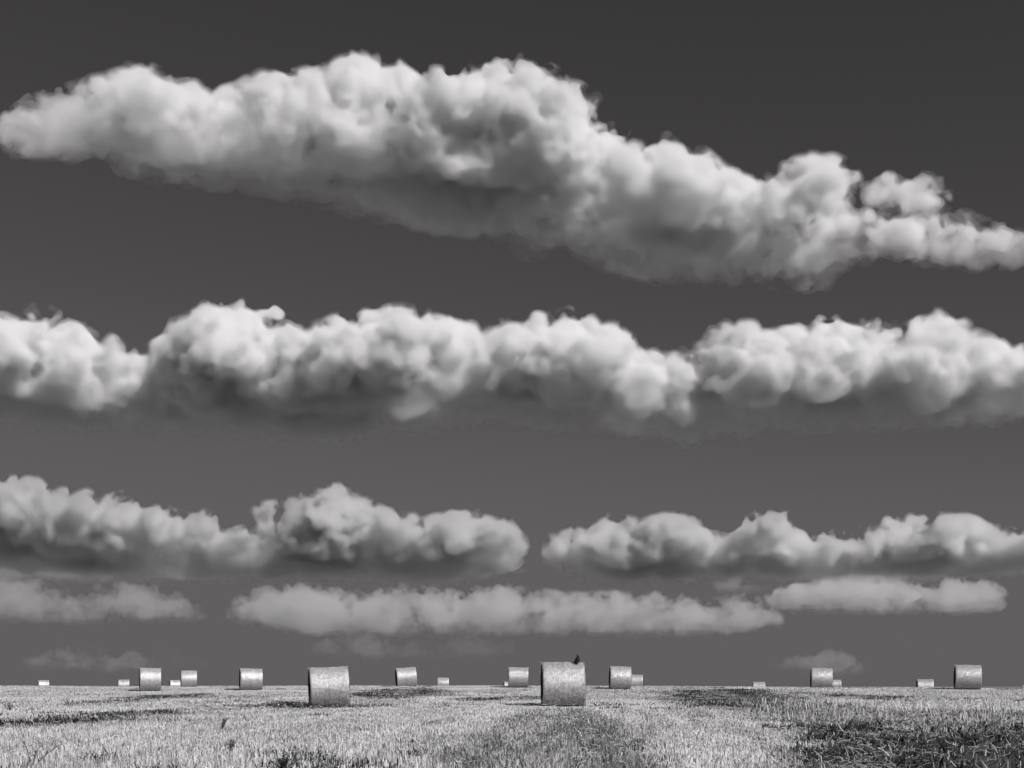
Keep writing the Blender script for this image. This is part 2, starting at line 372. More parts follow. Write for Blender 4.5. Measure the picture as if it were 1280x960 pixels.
KW = np.linalg.solve(kern(bale_xy[:, 0], bale_xy[:, 1]), bale_z - base_z(bale_xy[:, 0], bale_xy[:, 1]))
print('bale corrections', np.round(bale_z - base_z(bale_xy[:, 0], bale_xy[:, 1]), 2))
def ground_z(x, y):
    x = np.asarray(x, float); y = np.asarray(y, float)
    return base_z(x, y) + kern(x, y) @ KW

def to_ground(px, py):
    """the point of the field seen at a picture position (nearest hit)"""
    k = (px - 640) / F; m = -(py - HZ) / F
    ys = np.geomspace(5, 120, 1500)
    g = ground_z(k * ys, ys); r_ = HC + m * ys
    i = int(np.argmax(r_ <= g)) if (r_ <= g).any() else len(ys) - 1
    return np.array([k * ys[i], ys[i]])

def gpoly(pts): return np.array([to_ground(*p) for p in pts])

# smooth 2-D noise over the field (sum of rotated lattices)
def noise2(x, y, period, seed):
    r = np.random.default_rng(seed); tot = 0
    for k in range(2):
        a = r.uniform(0, 6.28); u = (x * math.cos(a) + y * math.sin(a)) / period + 500.3; v = (-x * math.sin(a) + y * math.cos(a)) / period + 500.7
        T = r.uniform(-1, 1, (256, 256)); i = np.floor(u).astype(int); j = np.floor(v).astype(int); f = u - i; g = v - j
        f = f * f * (3 - 2 * f); g = g * g * (3 - 2 * g)
        q = lambda di, dj: T[(i + di) % 256, (j + dj) % 256]
        tot = tot + q(0,0)*(1-f)*(1-g) + q(1,0)*f*(1-g) + q(0,1)*(1-f)*g + q(1,1)*f*g
    return tot * 0.8

# zones of the field, drawn on the ground: name -> list of (polygon, feather in metres along the ground)
Z_TRACK = [gpoly([(500, 1010), (860, 1010), (800, 940), (768, 908), (735, 889), (690, 887), (655, 892), (610, 910), (560, 940)])]
Z_RUT = [gpoly([(745, 1010), (850, 1010), (795, 938), (763, 906), (730, 888), (702, 888), (708, 905), (725, 940)]),
         gpoly([(545, 1010), (600, 1010), (628, 930), (645, 900), (632, 900), (600, 925)])]
Z_DIRT = [gpoly([(1015, 1010), (1000, 960), (990, 932), (985, 912), (1030, 905), (1100, 910), (1180, 916), (1290, 908), (1420, 905), (1480, 1010)])]
Z_WEED = [gpoly([(822, 873), (845, 864), (900, 861), (950, 863), (975, 870), (1000, 880), (1010, 892), (975, 897), (950, 894), (900, 892), (845, 882)]),
          gpoly([(430, 883), (440, 868), (470, 864), (520, 863), (570, 865), (560, 869), (540, 876), (500, 881)]),
          gpoly([(300, 889), (320, 884), (345, 879), (390, 877), (430, 880), (432, 886), (390, 887)]),
          gpoly([(-60, 914), (-60, 906), (40, 904), (105, 899), (110, 903), (50, 911)]), gpoly([(125, 897), (160, 893), (215, 892), (218, 896), (170, 899)]),
          gpoly([(130, 882), (160, 874), (215, 870), (262, 869), (262, 872), (215, 877)]),
          gpoly([(1010, 868), (1060, 870), (1140, 874), (1140, 877), (1060, 876)]),
          gpoly([(590, 876), (660, 872), (700, 873), (700, 877), (640, 878)])]
Z_MIX = [gpoly([(900, 872), (960, 868), (1010, 874), (1100, 886), (1290, 892), (1420, 890), (1420, 912), (1180, 918), (1090, 910), (1000, 912), (985, 918), (965, 900), (940, 892)])]
def zone(x, y, polys, feather, wob=0.0, seed=1):
    """1 inside, falling to 0 outside over `feather` (scaled with distance), edge broken up by noise"""
    out = np.zeros(len(x))
    for p in polys:
        sc = np.clip(p[:, 1].mean() / 30, 0.4, 3)
        f = feather * sc
        # stretch: the field is seen at a grazing angle, so depth counts less
        q = np.column_stack([x, y / 3]); pp = p / np.array([1, 3])
        lo = pp.min(0) - 3 * f - wob * sc; hi = pp.max(0) + 3 * f + wob * sc
        m = ((q > lo) & (q < hi)).all(1)
        if not m.any(): continue
        d = poly_dist(q[m], pp)
        if wob: d = d + wob * sc * (noise2(x[m], y[m], 1.2 * sc, seed) + 0.6 * noise2(x[m], y[m], 0.45 * sc, seed + 1))
        out[m] = np.maximum(out[m], np.clip(0.5 + d / (2 * f), 0, 1))
    return out

def axis(near, far, step_near, mid, step_mid):
    a = [0.0]; 
    while a[-1] < far:
        v = a[-1]; a.append(v + (step_near if v < near else step_mid if v < mid else max(step_mid, (v - mid) * 0.35 + step_mid)))
    return np.array(a)
ax_ = axis(9, 60000, 0.3, 95, 1.2); gx = np.concatenate([-ax_[:0:-1], ax_])
ay_ = axis(48, 60000, 0.3, 215, 1.2); by_ = axis(2, 60000, 1.0, 30, 3.0); gy = np.concatenate([-by_[:0:-1], ay_])
XX, YY = np.meshgrid(gx, gy, indexing='ij'); xf, yf = XX.ravel(), YY.ravel()
zf = ground_z(xf, yf)
nr = (yf > 0) & (yf < 140)
zf = zf + np.where(nr, 0.02 * noise2(xf, yf, 0.9, 5), 0)
far_n = (yf > 70) & (yf < 140) & (np.min(np.hypot(xf[:, None] - bale_xy[None, :, 0], (yf[:, None] - bale_xy[None, :, 1])), axis=1) > 2.5)
zf = zf + np.where(far_n, (0.07 * noise2(xf, yf, 4.5, 6) + 0.04 * noise2(xf, yf, 1.8, 8)), 0)
dark = np.zeros(len(xf))
dark[nr] = np.maximum.reduce([zone(xf[nr], yf[nr], Z_DIRT, 0.25, 0.55, 3), 0.75 * zone(xf[nr], yf[nr], Z_WEED, 0.3, 0.3, 7), 0.6 * zone(xf[nr], yf[nr], Z_MIX, 0.3, 0.3, 9), 0.35 * zone(xf[nr], yf[nr], Z_TRACK, 0.3, 0.3, 13)])
nxg, nyg = len(gx), len(gy)
ii = (np.arange(nxg - 1)[:, None] * nyg + np.arange(nyg - 1)[None, :]).ravel()
quads = np.column_stack([ii, ii + nyg, ii + nyg + 1, ii + 1])
nt = NT('field_soil')
at = nt.n('ShaderNodeAttribute', attribute_name='dark')
tc = nt.n('ShaderNodeTexCoord')
n1 = nt.n('ShaderNodeTexNoise', {'Vector': tc.outputs['Object'], 'Scale': 9.0, 'Detail': 8.0, 'Roughness': 0.72})
n2 = nt.n('ShaderNodeTexNoise', {'Vector': tc.outputs['Object'], 'Scale': 60.0, 'Detail': 4.0, 'Roughness': 0.7})
n3 = nt.n('ShaderNodeTexNoise', {'Vector': tc.outputs['Object'], 'Scale': 0.004, 'Detail': 3.0, 'Roughness': 0.5})
mx = nt.n('ShaderNodeMath', {0: n1.outputs[0], 1: n2.outputs[0]}, operation='ADD')
rp = nt.n('ShaderNodeMapRange', {'Value': mx.outputs[0], 'From Min': 0.75, 'From Max': 1.3, 'To Min': 0.20, 'To Max': 0.62})
rd = nt.n('ShaderNodeMapRange', {'Value': mx.outputs[0], 'From Min': 0.75, 'From Max': 1.4, 'To Min': 0.02, 'To Max': 0.17})
geo = nt.n('ShaderNodeNewGeometry'); ln = nt.n('ShaderNodeVectorMath', {0: geo.outputs['Position']}, operation='LENGTH')
fr = nt.n('ShaderNodeMapRange', {'Value': ln.outputs['Value'], 'From Min': 150.0, 'From Max': 700.0})   # other crops and woods beyond the field
far_ = nt.n('ShaderNodeMapRange', {'Value': n3.outputs[0], 'From Min': 0.35, 'From Max': 0.65, 'To Min': 0.09, 'To Max': 0.24})
m1 = nt.n('ShaderNodeMix', {'Factor': at.outputs['Fac'], 'A': rp.outputs[0], 'B': rd.outputs[0]}, data_type='FLOAT')
m2 = nt.n('ShaderNodeMix', {'Factor': fr.outputs[0], 'A': m1.outputs[0], 'B': far_.outputs[0]}, data_type='FLOAT')
cc = nt.n('ShaderNodeCombineColor', {0: m2.outputs[0], 1: m2.outputs[0], 2: m2.outputs[0]})
bp = nt.n('ShaderNodeBump', {'Strength': 0.8, 'Distance': 0.03, 'Height': mx.outputs[0]})
df = nt.n('ShaderNodeBsdfDiffuse', {'Color': cc.outputs[0], 'Roughness': 1.0, 'Normal': bp.outputs[0]})
nt.l(df.outputs[0], nt.out.inputs[0])
me = new_mesh('ground', np.column_stack([xf, yf, zf]), quads, 4, attrs={'dark': dark}, smooth=True, mats=[nt.m])
tag(link('ground', me), 'pale stubble field rising gently to a near crest', kind='structure')
print('ground', len(xf), round(time.time() - T0, 1))

# ---- plants as many small blades
def blade_mat(name, transl, gloss=0.0):
    nt = NT(name); a = nt.n('ShaderNodeAttribute', attribute_name='tone')
    c = nt.n('ShaderNodeCombineColor', {0: a.outputs['Fac'], 1: a.outputs['Fac'], 2: a.outputs['Fac']})
    d = nt.n('ShaderNodeBsdfDiffuse', {0: c.outputs[0]}); t = nt.n('ShaderNodeBsdfTranslucent', {0: c.outputs[0]})
    m = nt.n('ShaderNodeMixShader', {0: transl, 1: d.outputs[0], 2: t.outputs[0]}); o = m
    if gloss:
        g = nt.n('ShaderNodeBsdfGlossy', {0: grey(0.6), 'Roughness': 0.45}); o = nt.n('ShaderNodeMixShader', {0: gloss, 1: m.outputs[0], 2: g.outputs[0]})
    nt.l(o.outputs[0], nt.out.inputs[0]); return nt.m
M_STRAW = blade_mat('straw', 0.3, 0.04); M_LEAF = blade_mat('leaf', 0.35); 

def blades(root, h, w, lean_x, lean_y, yaw, taper, tone, curl=0.0):
    """one upright 2-segment strip per root; returns verts, quads, tone per vertex"""
    n = len(root); cx, sx = np.cos(yaw) * w * 0.5, np.sin(yaw) * w * 0.5
    V = np.empty((n, 6, 3), np.float32)
    for k, (t, ww) in enumerate(((0, 1.0), (0.55, 0.9), (1.0, taper))):
        bx = root[:, 0] + lean_x * h * (t + curl * t * t); by = root[:, 1] + lean_y * h * (t + curl * t * t)
        bz = root[:, 2] + h * t * np.sqrt(np.clip(1 - lean_x ** 2 - lean_y ** 2, 0.05, 1)) * (1 - curl * 0.3 * t)
        V[:, 2 * k, 0] = bx - cx * ww; V[:, 2 * k + 1, 0] = bx + cx * ww
        V[:, 2 * k, 1] = by - sx * ww; V[:, 2 * k + 1, 1] = by + sx * ww
        V[:, 2 * k, 2] = bz; V[:, 2 * k + 1, 2] = bz
    b = (np.arange(n) * 6)[:, None]
    Q = np.concatenate([b + np.array([[0, 1, 3, 2]]), b + np.array([[2, 3, 5, 4]])], 1).reshape(-1, 4)
    return V.reshape(-1, 3), Q, np.repeat(tone, 6)

def scatter(dens, y0, y1, margin=3.0, r=rng):
    """roots over the strip of field the photo can see, density per square metre as a function of distance"""
    out = []
    edges = np.geomspace(y0, y1, 60)
    for a, b in zip(edges[:-1], edges[1:]):
        hw = 0.36 * b * 1.12 + margin; n = int(dens(0.5 * (a + b)) * (b - a) * 2 * hw)
        out.append(np.column_stack([r.uniform(-hw, hw, n), r.uniform(a, b, n)]))
    p = np.concatenate(out)
    d = np.abs(p[:, None, 0] - bale_xy[None, :, 0]) / 0.62
    e = np.abs(p[:, None, 1] - bale_xy[None, :, 1]) / 0.40
    return p[~((d < 1) & (e < 1)).any(1)]
def wscale(y): return 0.6 + y / 26.0

# stubble: cut straw in drilled rows
p = scatter(lambda y: 900 * min(1, (20 / y) ** 1.2), 10.5, 128)
x, y = p.T.copy()
ROW, RA = 0.34, R(5.0)
u = x * math.cos(RA) - y * math.sin(RA)
near = np.clip((60 - y) / 40, 0, 1) * np.clip(0.75 + 0.5 * noise2(x, y / 3, 4.0, 42), 0.2, 1)
ph = u / ROW + 0.5 * noise2(x, y / 2, 3.0, 41)
fr_ = ph - np.floor(ph) - 0.5
keep = rng.uniform(0, 1, len(x)) < 1 - near * 0.93 * (np.abs(fr_) > 0.22)
zd = zone(x, y, Z_DIRT, 0.25, 0.55, 3); zw = zone(x, y, Z_WEED, 0.3, 0.35, 7); zm = zone(x, y, Z_MIX, 0.3, 0.3, 9); zt = np.maximum(0.46 * zone(x, y, Z_TRACK, 0.35, 0.3, 13), 0.95 * zone(x, y, Z_RUT, 0.3, 0.3, 15))
patch = noise2(x, y / 2.2, 2.4, 51) + 0.7 * noise2(x, y / 2.0, 0.8, 52)
broad = noise2(x, y / 3.0, 7.0, 53); fine = noise2(x, y / 1.5, 0.28, 54)
gap = np.clip((noise2(x, y / 1.6, 0.55, 61) + 0.8 * noise2(x, y / 2.4, 3.2, 62) - 0.55) * 1.6, 0, 1)   # thin places where weeds come through
wb = np.clip(0.55 + 0.9 * noise2(x, y / 1.8, 0.9, 66) + 0.5 * noise2(x, y / 1.5, 0.35, 67), 0, 1)        # the weed strips are broken up
keep &= rng.uniform(0, 1, len(x)) > 0.42 * np.clip(fine * 1.4, 0, 1) * np.clip((60 - y) / 30, 0.3, 1)
keep &= rng.uniform(0, 1, len(x)) > 0.6 * gap
keep &= rng.uniform(0, 1, len(x)) > np.maximum.reduce([0.975 * zd, 0.95 * zw * wb, 0.76 * zm * np.clip(0.9 + 0.45 * patch, 0.35, 1), 0.62 * zt])
x, y, zd, zw, zm, zt, patch, broad = (a[keep] for a in (x, y, zd, zw, zm, zt, patch, broad))
u2, v2 = x * math.cos(RA) - y * math.sin(RA), x * math.sin(RA) + y * math.cos(RA)
k_ = rng.uniform(0, 1, len(x)) > 0.6 * np.clip(-noise2(u2, v2 / 22.0, 0.30, 43) - 0.15, 0, 1) * np.clip((55 - y) / 25, 0, 1)
x, y, zd, zw, zm, zt, patch, broad, u2, v2 = (a[k_] for a in (x, y, zd, zw, zm, zt, patch, broad, u2, v2))
n = len(x); z = ground_z(x, y) - 0.02
db = np.min(np.hypot((x[:, None] - bale_xy[None, :, 0]) * 1.0, np.maximum(bale_xy[None, :, 1] - y[:, None], 0) * 0.45 + 20 * (y[:, None] > bale_xy[None, :, 1] + 0.5)), axis=1)
h = rng.uniform(0.05, 0.115, n) * np.clip(0.25 + 0.3 * (db - 0.5), 0.25, 1)   # trodden and swept short in front of the bales * (1 + 0.30 * np.clip(patch, -1, 1)) * (1 - 0.25 * zt) * (1 + 2.4 * zm * rng.uniform(0, 1, n) ** 1.5) * np.where(rng.uniform(0, 1, n) < 0.05, 1.5, 1) * np.where((y > 80) & (rng.uniform(0, 1, n) < 0.2) & (db > 3), 1 + 2.4 * np.clip(noise2(x, y, 2.5, 71) + 0.1, 0, 1), 1)
streak = noise2(u2 / 1.0, v2 / 22.0, 0.30, 43) * np.clip((55 - y) / 25, 0, 1)
tone = 0.66 + 0.14 * np.clip(streak, -1, 0.5) + 0.11 * rng.normal(size=n) + 0.10 * np.clip(patch, -1, 1) + 0.07 * np.clip(broad, -1, 1) - 0.16 * zw - 0.30 * zt + 0.0 * zm
dk = rng.uniform(0, 1, n) < 0.09 + 0.25 * zt + 0.15 * zm; tone[dk] *= 0.4
tone = np.clip(tone, 0.05, 0.86)
V, Q, T = blades(np.column_stack([x, y, z]), h, 0.0085 * wscale(y) * rng.uniform(0.6, 1.4, n), rng.normal(0, 0.13, n) * (1 + zm), rng.normal(0, 0.13, n) * (1 + zm), rng.uniform(-1.1, 1.1, n), 0.75, tone)
# taller cut stems left standing along the upper edge of the weedy corner
Z_STEM = [gpoly([(930, 884), (1010, 878), (1100, 884), (1290, 886), (1420, 886), (1420, 908), (1180, 912), (1090, 908), (1000, 906), (960, 902)])]
lo, hi = Z_STEM[0].min(0), Z_STEM[0].max(0); e = lo + rng.uniform(0, 1, (int((hi - lo).prod() * 14), 2)) * (hi - lo)
e = e[rng.uniform(0, 1, len(e)) < zone(e[:, 0], e[:, 1], Z_STEM, 0.3, 0.4, 17) * np.clip(0.55 + 0.7 * noise2(e[:, 0], e[:, 1] / 2, 0.8, 18), 0.05, 1)]
m_ = len(e); V2, Q2, T2 = blades(np.column_stack([e, ground_z(e[:, 0], e[:, 1]) - 0.02]), rng.uniform(0.13, 0.32, m_), 0.0085 * wscale(e[:, 1]) * rng.uniform(0.7, 1.3, m_), rng.normal(0, 0.22, m_), rng.normal(0, 0.2, m_), rng.uniform(-1, 1, m_), 0.7, np.clip(rng.normal(0.62, 0.13, m_), 0.2, 0.85))
Q = np.concatenate([Q, Q2 + len(V)]); V = np.concatenate([V, V2]); T = np.concatenate([T, T2])
tag(link('stubble', new_mesh('stubble', V, Q, 4, attrs={'tone': T}, mats=[M_STRAW])), 'pale cut straw stubble covering the whole field', 'stubble', kind='stuff')
print('stubble', n, round(time.time() - T0, 1))

# loose straw and chaff lying on the stubble
p = scatter(lambda y: 90 * min(1, (20 / y) ** 1.3), 10.5, 70); x, y = p.T.copy()
zd = zone(x, y, Z_DIRT, 0.25, 0.55, 3); k = rng.uniform(0, 1, len(x)) < 0.22 * (1 - 0.75 * zd); x, y, zd = x[k], y[k], zd[k]
ex = rng.uniform(0, 1, (16000, 2)); lo, hi = Z_DIRT[0].min(0), Z_DIRT[0].max(0)
e = lo + ex * (hi - lo); e = e[(e[:, 1] < 40) & (np.abs(e[:, 0]) < 0.42 * e[:, 1] + 2)]; e = e[zone(e[:, 0], e[:, 1], Z_DIRT, 0.2, 0.3, 3) > 0.5]
clump = noise2(e[:, 0], e[:, 1] / 2, 0.9, 77); e = e[rng.uniform(-0.5, 1.1, len(e)) < clump + 0.3 * noise2(e[:, 0], e[:, 1], 0.3, 78)]
x = np.concatenate([x, e[:, 0]]); y = np.concatenate([y, e[:, 1]]); zd = np.concatenate([zd, np.ones(len(e))])
n = len(x); z = ground_z(x, y) + rng.uniform(0.0, 0.09, n) * (1 - 0.4 * zd)
yaw = rng.uniform(0, 6.28, n); ln_ = rng.uniform(0.05, 0.16, n) * (1 + 0.35 * zd) * np.where(rng.uniform(0, 1, n) < 0.06, 1.9, 1); el = np.abs(rng.normal(0, 0.22, n)) + 0.02; el[rng.uniform(0, 1, n) < 0.10] += 0.6
d = np.column_stack([np.cos(yaw) * np.cos(el), np.sin(yaw) * np.cos(el), np.sin(el)]); sd = np.column_stack([-np.sin(yaw), np.cos(yaw), np.zeros(n)]); up = np.cross(d, sd)
wd = (rng.uniform(0.0025, 0.0055, n) * (0.7 + y / 40))[:, None]; c = np.column_stack([x, y, z])
mid = c + d * ln_[:, None] * rng.uniform(0.35, 0.65, n)[:, None] + (sd * rng.normal(0, 0.12, n)[:, None] + up * rng.normal(0.04, 0.10, n)[:, None]) * ln_[:, None]
end = c + d * ln_[:, None] + sd * (rng.normal(0, 0.10, n) * ln_)[:, None]
V = np.stack([c - sd * wd, c + up * wd, c + sd * wd, mid - sd * wd, mid + up * wd, mid + sd * wd, end - sd * wd * .6, end + up * wd * .6, end + sd * wd * .6], 1).reshape(-1, 3)
b = (np.arange(n) * 9)[:, None]; Q = np.concatenate([b + np.array([q]) for q in ([0, 1, 4, 3], [1, 2, 5, 4], [3, 4, 7, 6], [4, 5, 8, 7])], 1).reshape(-1, 4)
tone = np.clip(rng.normal(0.58, 0.16, n) - 0.42 * zd * rng.uniform(0, 1, n) ** 1.2, 0.1, 0.8)
tag(link('loose_straw', new_mesh('loose_straw', V, Q, 4, attrs={'tone': np.repeat(tone, 9)}, mats=[M_STRAW])), 'loose broken straw strewn over the stubble and bare dark earth', 'straw', kind='stuff')

# green regrowth and weeds: dark patches and thin scatter
p = scatter(lambda y: 520 * min(1, (22 / y) ** 1.1), 10.5, 112); x, y = p.T.copy()
zd = zone(x, y, Z_DIRT, 0.25, 0.55, 3); zw = zone(x, y, Z_WEED, 0.3, 0.35, 7); zm = zone(x, y, Z_MIX, 0.3, 0.3, 9); zt = np.maximum(0.46 * zone(x, y, Z_TRACK, 0.35, 0.3, 13), 0.95 * zone(x, y, Z_RUT, 0.3, 0.3, 15))
sp = noise2(x, y / 1.6, 0.55, 61) + 0.8 * noise2(x, y / 2.4, 3.2, 62); spots = np.clip((sp - 0.55) * 2.0, 0, 1)
cl_ = np.clip(0.6 + noise2(x, y, 0.5, 63), 0.1, 1)
wb = np.clip(0.55 + 0.9 * noise2(x, y / 1.8, 0.9, 66) + 0.5 * noise2(x, y / 1.5, 0.35, 67), 0, 1)
pr = np.maximum.reduce([0.5 * zd * cl_, 0.95 * zw * wb, 0.75 * zm * cl_, 0.75 * zt * cl_, 0.5 * spots])
k = rng.uniform(0, 1, len(x)) < pr; x, y, zd, zw, zm, zt = (a[k] for a in (x, y, zd, zw, zm, zt))
n = len(x); z = ground_z(x, y) - 0.01
h = rng.uniform(0.04, 0.15, n) * (1 - 0.35 * zd + 0.7 * zd * np.clip(noise2(x, y / 1.5, 0.7, 92), 0, 1)) * (1 + 0.5 * zw * rng.uniform(0, 1, n) ** 3)
tone = np.clip(rng.lognormal(math.log(0.055), 0.75, n) + 0.20 * zt * (zw < 0.3) + 0.09 * zm * (zd < 0.3) + 0.06 * zd * np.clip(noise2(x, y / 1.5, 0.5, 91), 0, 1), 0.012, 0.5)
V, Q, T = blades(np.column_stack([x, y, z]), h, 0.013 * wscale(y) * rng.uniform(0.6, 1.5, n), rng.normal(0, 0.32, n), rng.normal(0, 0.32, n), rng.uniform(0, 3.14, n), 0.25, tone, 0.5)
# broad dark leaves in clumps over the bare corner
lo, hi = Z_DIRT[0].min(0), Z_DIRT[0].max(0); e = lo + rng.uniform(0, 1, (40000, 2)) * (hi - lo); e = e[(e[:, 1] < 34) & (np.abs(e[:, 0]) < 0.42 * e[:, 1] + 2)]
cn = noise2(e[:, 0], e[:, 1] / 1.5, 0.6, 95) + 0.5 * noise2(e[:, 0], e[:, 1], 0.22, 96)
e = e[(rng.uniform(0, 1, len(e)) < zone(e[:, 0], e[:, 1], Z_DIRT, 0.25, 0.55, 3)) & (rng.uniform(-0.2, 1.0, len(e)) < cn)]
m_ = len(e); print('broad leaves', m_)
V2, Q2, T2 = blades(np.column_stack([e, ground_z(e[:, 0], e[:, 1]) - 0.01]), rng.uniform(0.06, 0.19, m_) * (1 + 0.9 * np.clip(noise2(e[:, 0], e[:, 1] / 1.5, 0.9, 97), 0, 1)), rng.uniform(0.018, 0.05, m_), rng.normal(0, 0.5, m_).clip(-.8, .8), rng.normal(0, 0.4, m_).clip(-.5, .5), rng.uniform(0, 3.14, m_), 0.15, np.clip(rng.lognormal(math.log(0.085), 0.65, m_), 0.02, 0.36), 0.6)
Q = np.concatenate([Q, Q2 + len(V)]); V = np.concatenate([V, V2]); T = np.concatenate([T, T2])
tag(link('weeds', new_mesh('weeds', V, Q, 4, attrs={'tone': T}, mats=[M_LEAF])), 'dark low weeds and regrowth in patches between the stubble', 'weeds', kind='stuff')
print('weeds', n, round(time.time() - T0, 1))
# ------------------------------------------------------------------ round straw bales
def bale_mats():
    nt = NT('net_wrapped_straw'); tc = nt.n('ShaderNodeTexCoord')
    oi = nt.n('ShaderNodeObjectInfo')
    off = nt.n('ShaderNodeVectorMath', {0: tc.outputs['Object'], 1: oi.outputs['Location']}, operation='ADD')
    mp = nt.n('ShaderNodeMapping', {'Vector': off.outputs[0], 'Scale': (1.6, 1.0, 1.0)})
    a = nt.n('ShaderNodeTexNoise', {'Vector': mp.outputs[0], 'Scale': 13.0, 'Detail': 7.0, 'Roughness': 0.78})
    b = nt.n('ShaderNodeTexNoise', {'Vector': mp.outputs[0], 'Scale': 55.0, 'Detail': 3.0, 'Roughness': 0.7})
    sm = nt.n('ShaderNodeMath', {0: a.outputs[0], 1: b.outputs[0]}, operation='ADD')
    mr = nt.n('ShaderNodeMapRange', {'Value': sm.outputs[0], 'From Min': 0.86, 'From Max': 1.15, 'To Min': 0.10, 'To Max': 0.72})
    # faint rings where the net overlaps
    sx = nt.n('ShaderNodeSeparateXYZ', {0: tc.outputs['Object']})
    wv = nt.n('ShaderNodeTexNoise', {'Vector': tc.outputs['Object'], 'Scale': 9.0, 'Detail': 2.0}); wv.noise_dimensions = '1D'; nt.l(sx.outputs[0], wv.inputs['W'])
    wr = nt.n('ShaderNodeMapRange', {'Value': wv.outputs[0], 'From Min': 0.3, 'From Max': 0.7, 'To Min': 0.86, 'To Max': 1.12})
    ml = nt.n('ShaderNodeMath', {0: mr.outputs[0], 1: wr.outputs[0]}, operation='MULTIPLY')
    c = nt.n('ShaderNodeCombineColor', {0: ml.outputs[0], 1: ml.outputs[0], 2: ml.outputs[0]})
    bp = nt.n('ShaderNodeBump', {'Strength': 1.0, 'Distance': 0.025, 'Height': sm.outputs[0]})
    d = nt.n('ShaderNodeBsdfDiffuse', {'Color': c.outputs[0], 'Roughness': 0.6, 'Normal': bp.outputs[0]})
    bg_ = nt.n('ShaderNodeBump', {'Strength': 1.0, 'Distance': 0.012, 'Height': sm.outputs[0]})
    gl = nt.n('ShaderNodeBsdfGlossy', {'Color': grey(0.85), 'Roughness': 0.45, 'Normal': bg_.outputs[0]})
    mxs = nt.n('ShaderNodeMixShader', {0: 0.29, 1: d.outputs[0], 2: gl.outputs[0]}); nt.l(mxs.outputs[0], nt.out.inputs[0])
    n2 = NT('shaded_straw_end'); tc = n2.n('ShaderNodeTexCoord')
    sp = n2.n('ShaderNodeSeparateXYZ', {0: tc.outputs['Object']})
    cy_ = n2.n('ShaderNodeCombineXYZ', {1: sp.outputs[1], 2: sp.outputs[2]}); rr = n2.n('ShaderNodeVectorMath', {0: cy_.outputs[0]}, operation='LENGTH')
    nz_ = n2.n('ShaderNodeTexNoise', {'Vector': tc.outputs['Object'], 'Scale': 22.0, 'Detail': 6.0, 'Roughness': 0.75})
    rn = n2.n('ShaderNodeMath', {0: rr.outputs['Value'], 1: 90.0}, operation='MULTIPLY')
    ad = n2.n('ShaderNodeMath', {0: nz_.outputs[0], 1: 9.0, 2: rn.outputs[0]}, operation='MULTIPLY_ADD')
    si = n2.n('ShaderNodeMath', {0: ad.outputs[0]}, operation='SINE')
    mm = n2.n('ShaderNodeMapRange', {'Value': si.outputs[0], 'From Min': -1.0, 'From Max': 1.0, 'To Min': 0.02, 'To Max': 0.10})  # shade of the ends and the holes between straws put into the colour
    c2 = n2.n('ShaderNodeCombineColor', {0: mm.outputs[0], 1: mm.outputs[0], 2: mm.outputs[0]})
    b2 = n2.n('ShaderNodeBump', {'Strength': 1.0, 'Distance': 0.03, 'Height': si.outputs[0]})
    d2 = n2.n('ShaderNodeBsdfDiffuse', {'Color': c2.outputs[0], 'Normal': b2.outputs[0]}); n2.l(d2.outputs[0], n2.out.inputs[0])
    return nt.m, n2.m
M_NET, M_END = bale_mats()
RB = BD / 2
def bale_r(ang, xx, r_, ph):
    """radius around the roll: a little sagged, a little lumpy"""
    q = RB * (1 - 0.012 * np.cos(ang * 2 + ph[0]) + 0.008 * np.sin(3 * ang + ph[1]) + 0.005 * np.sin(5 * ang + ph[2] + 3 * xx))
    q = q * (1 + 0.012 * np.cos(xx / (BL / 2) * 2.2 + ph[3]))
    return q
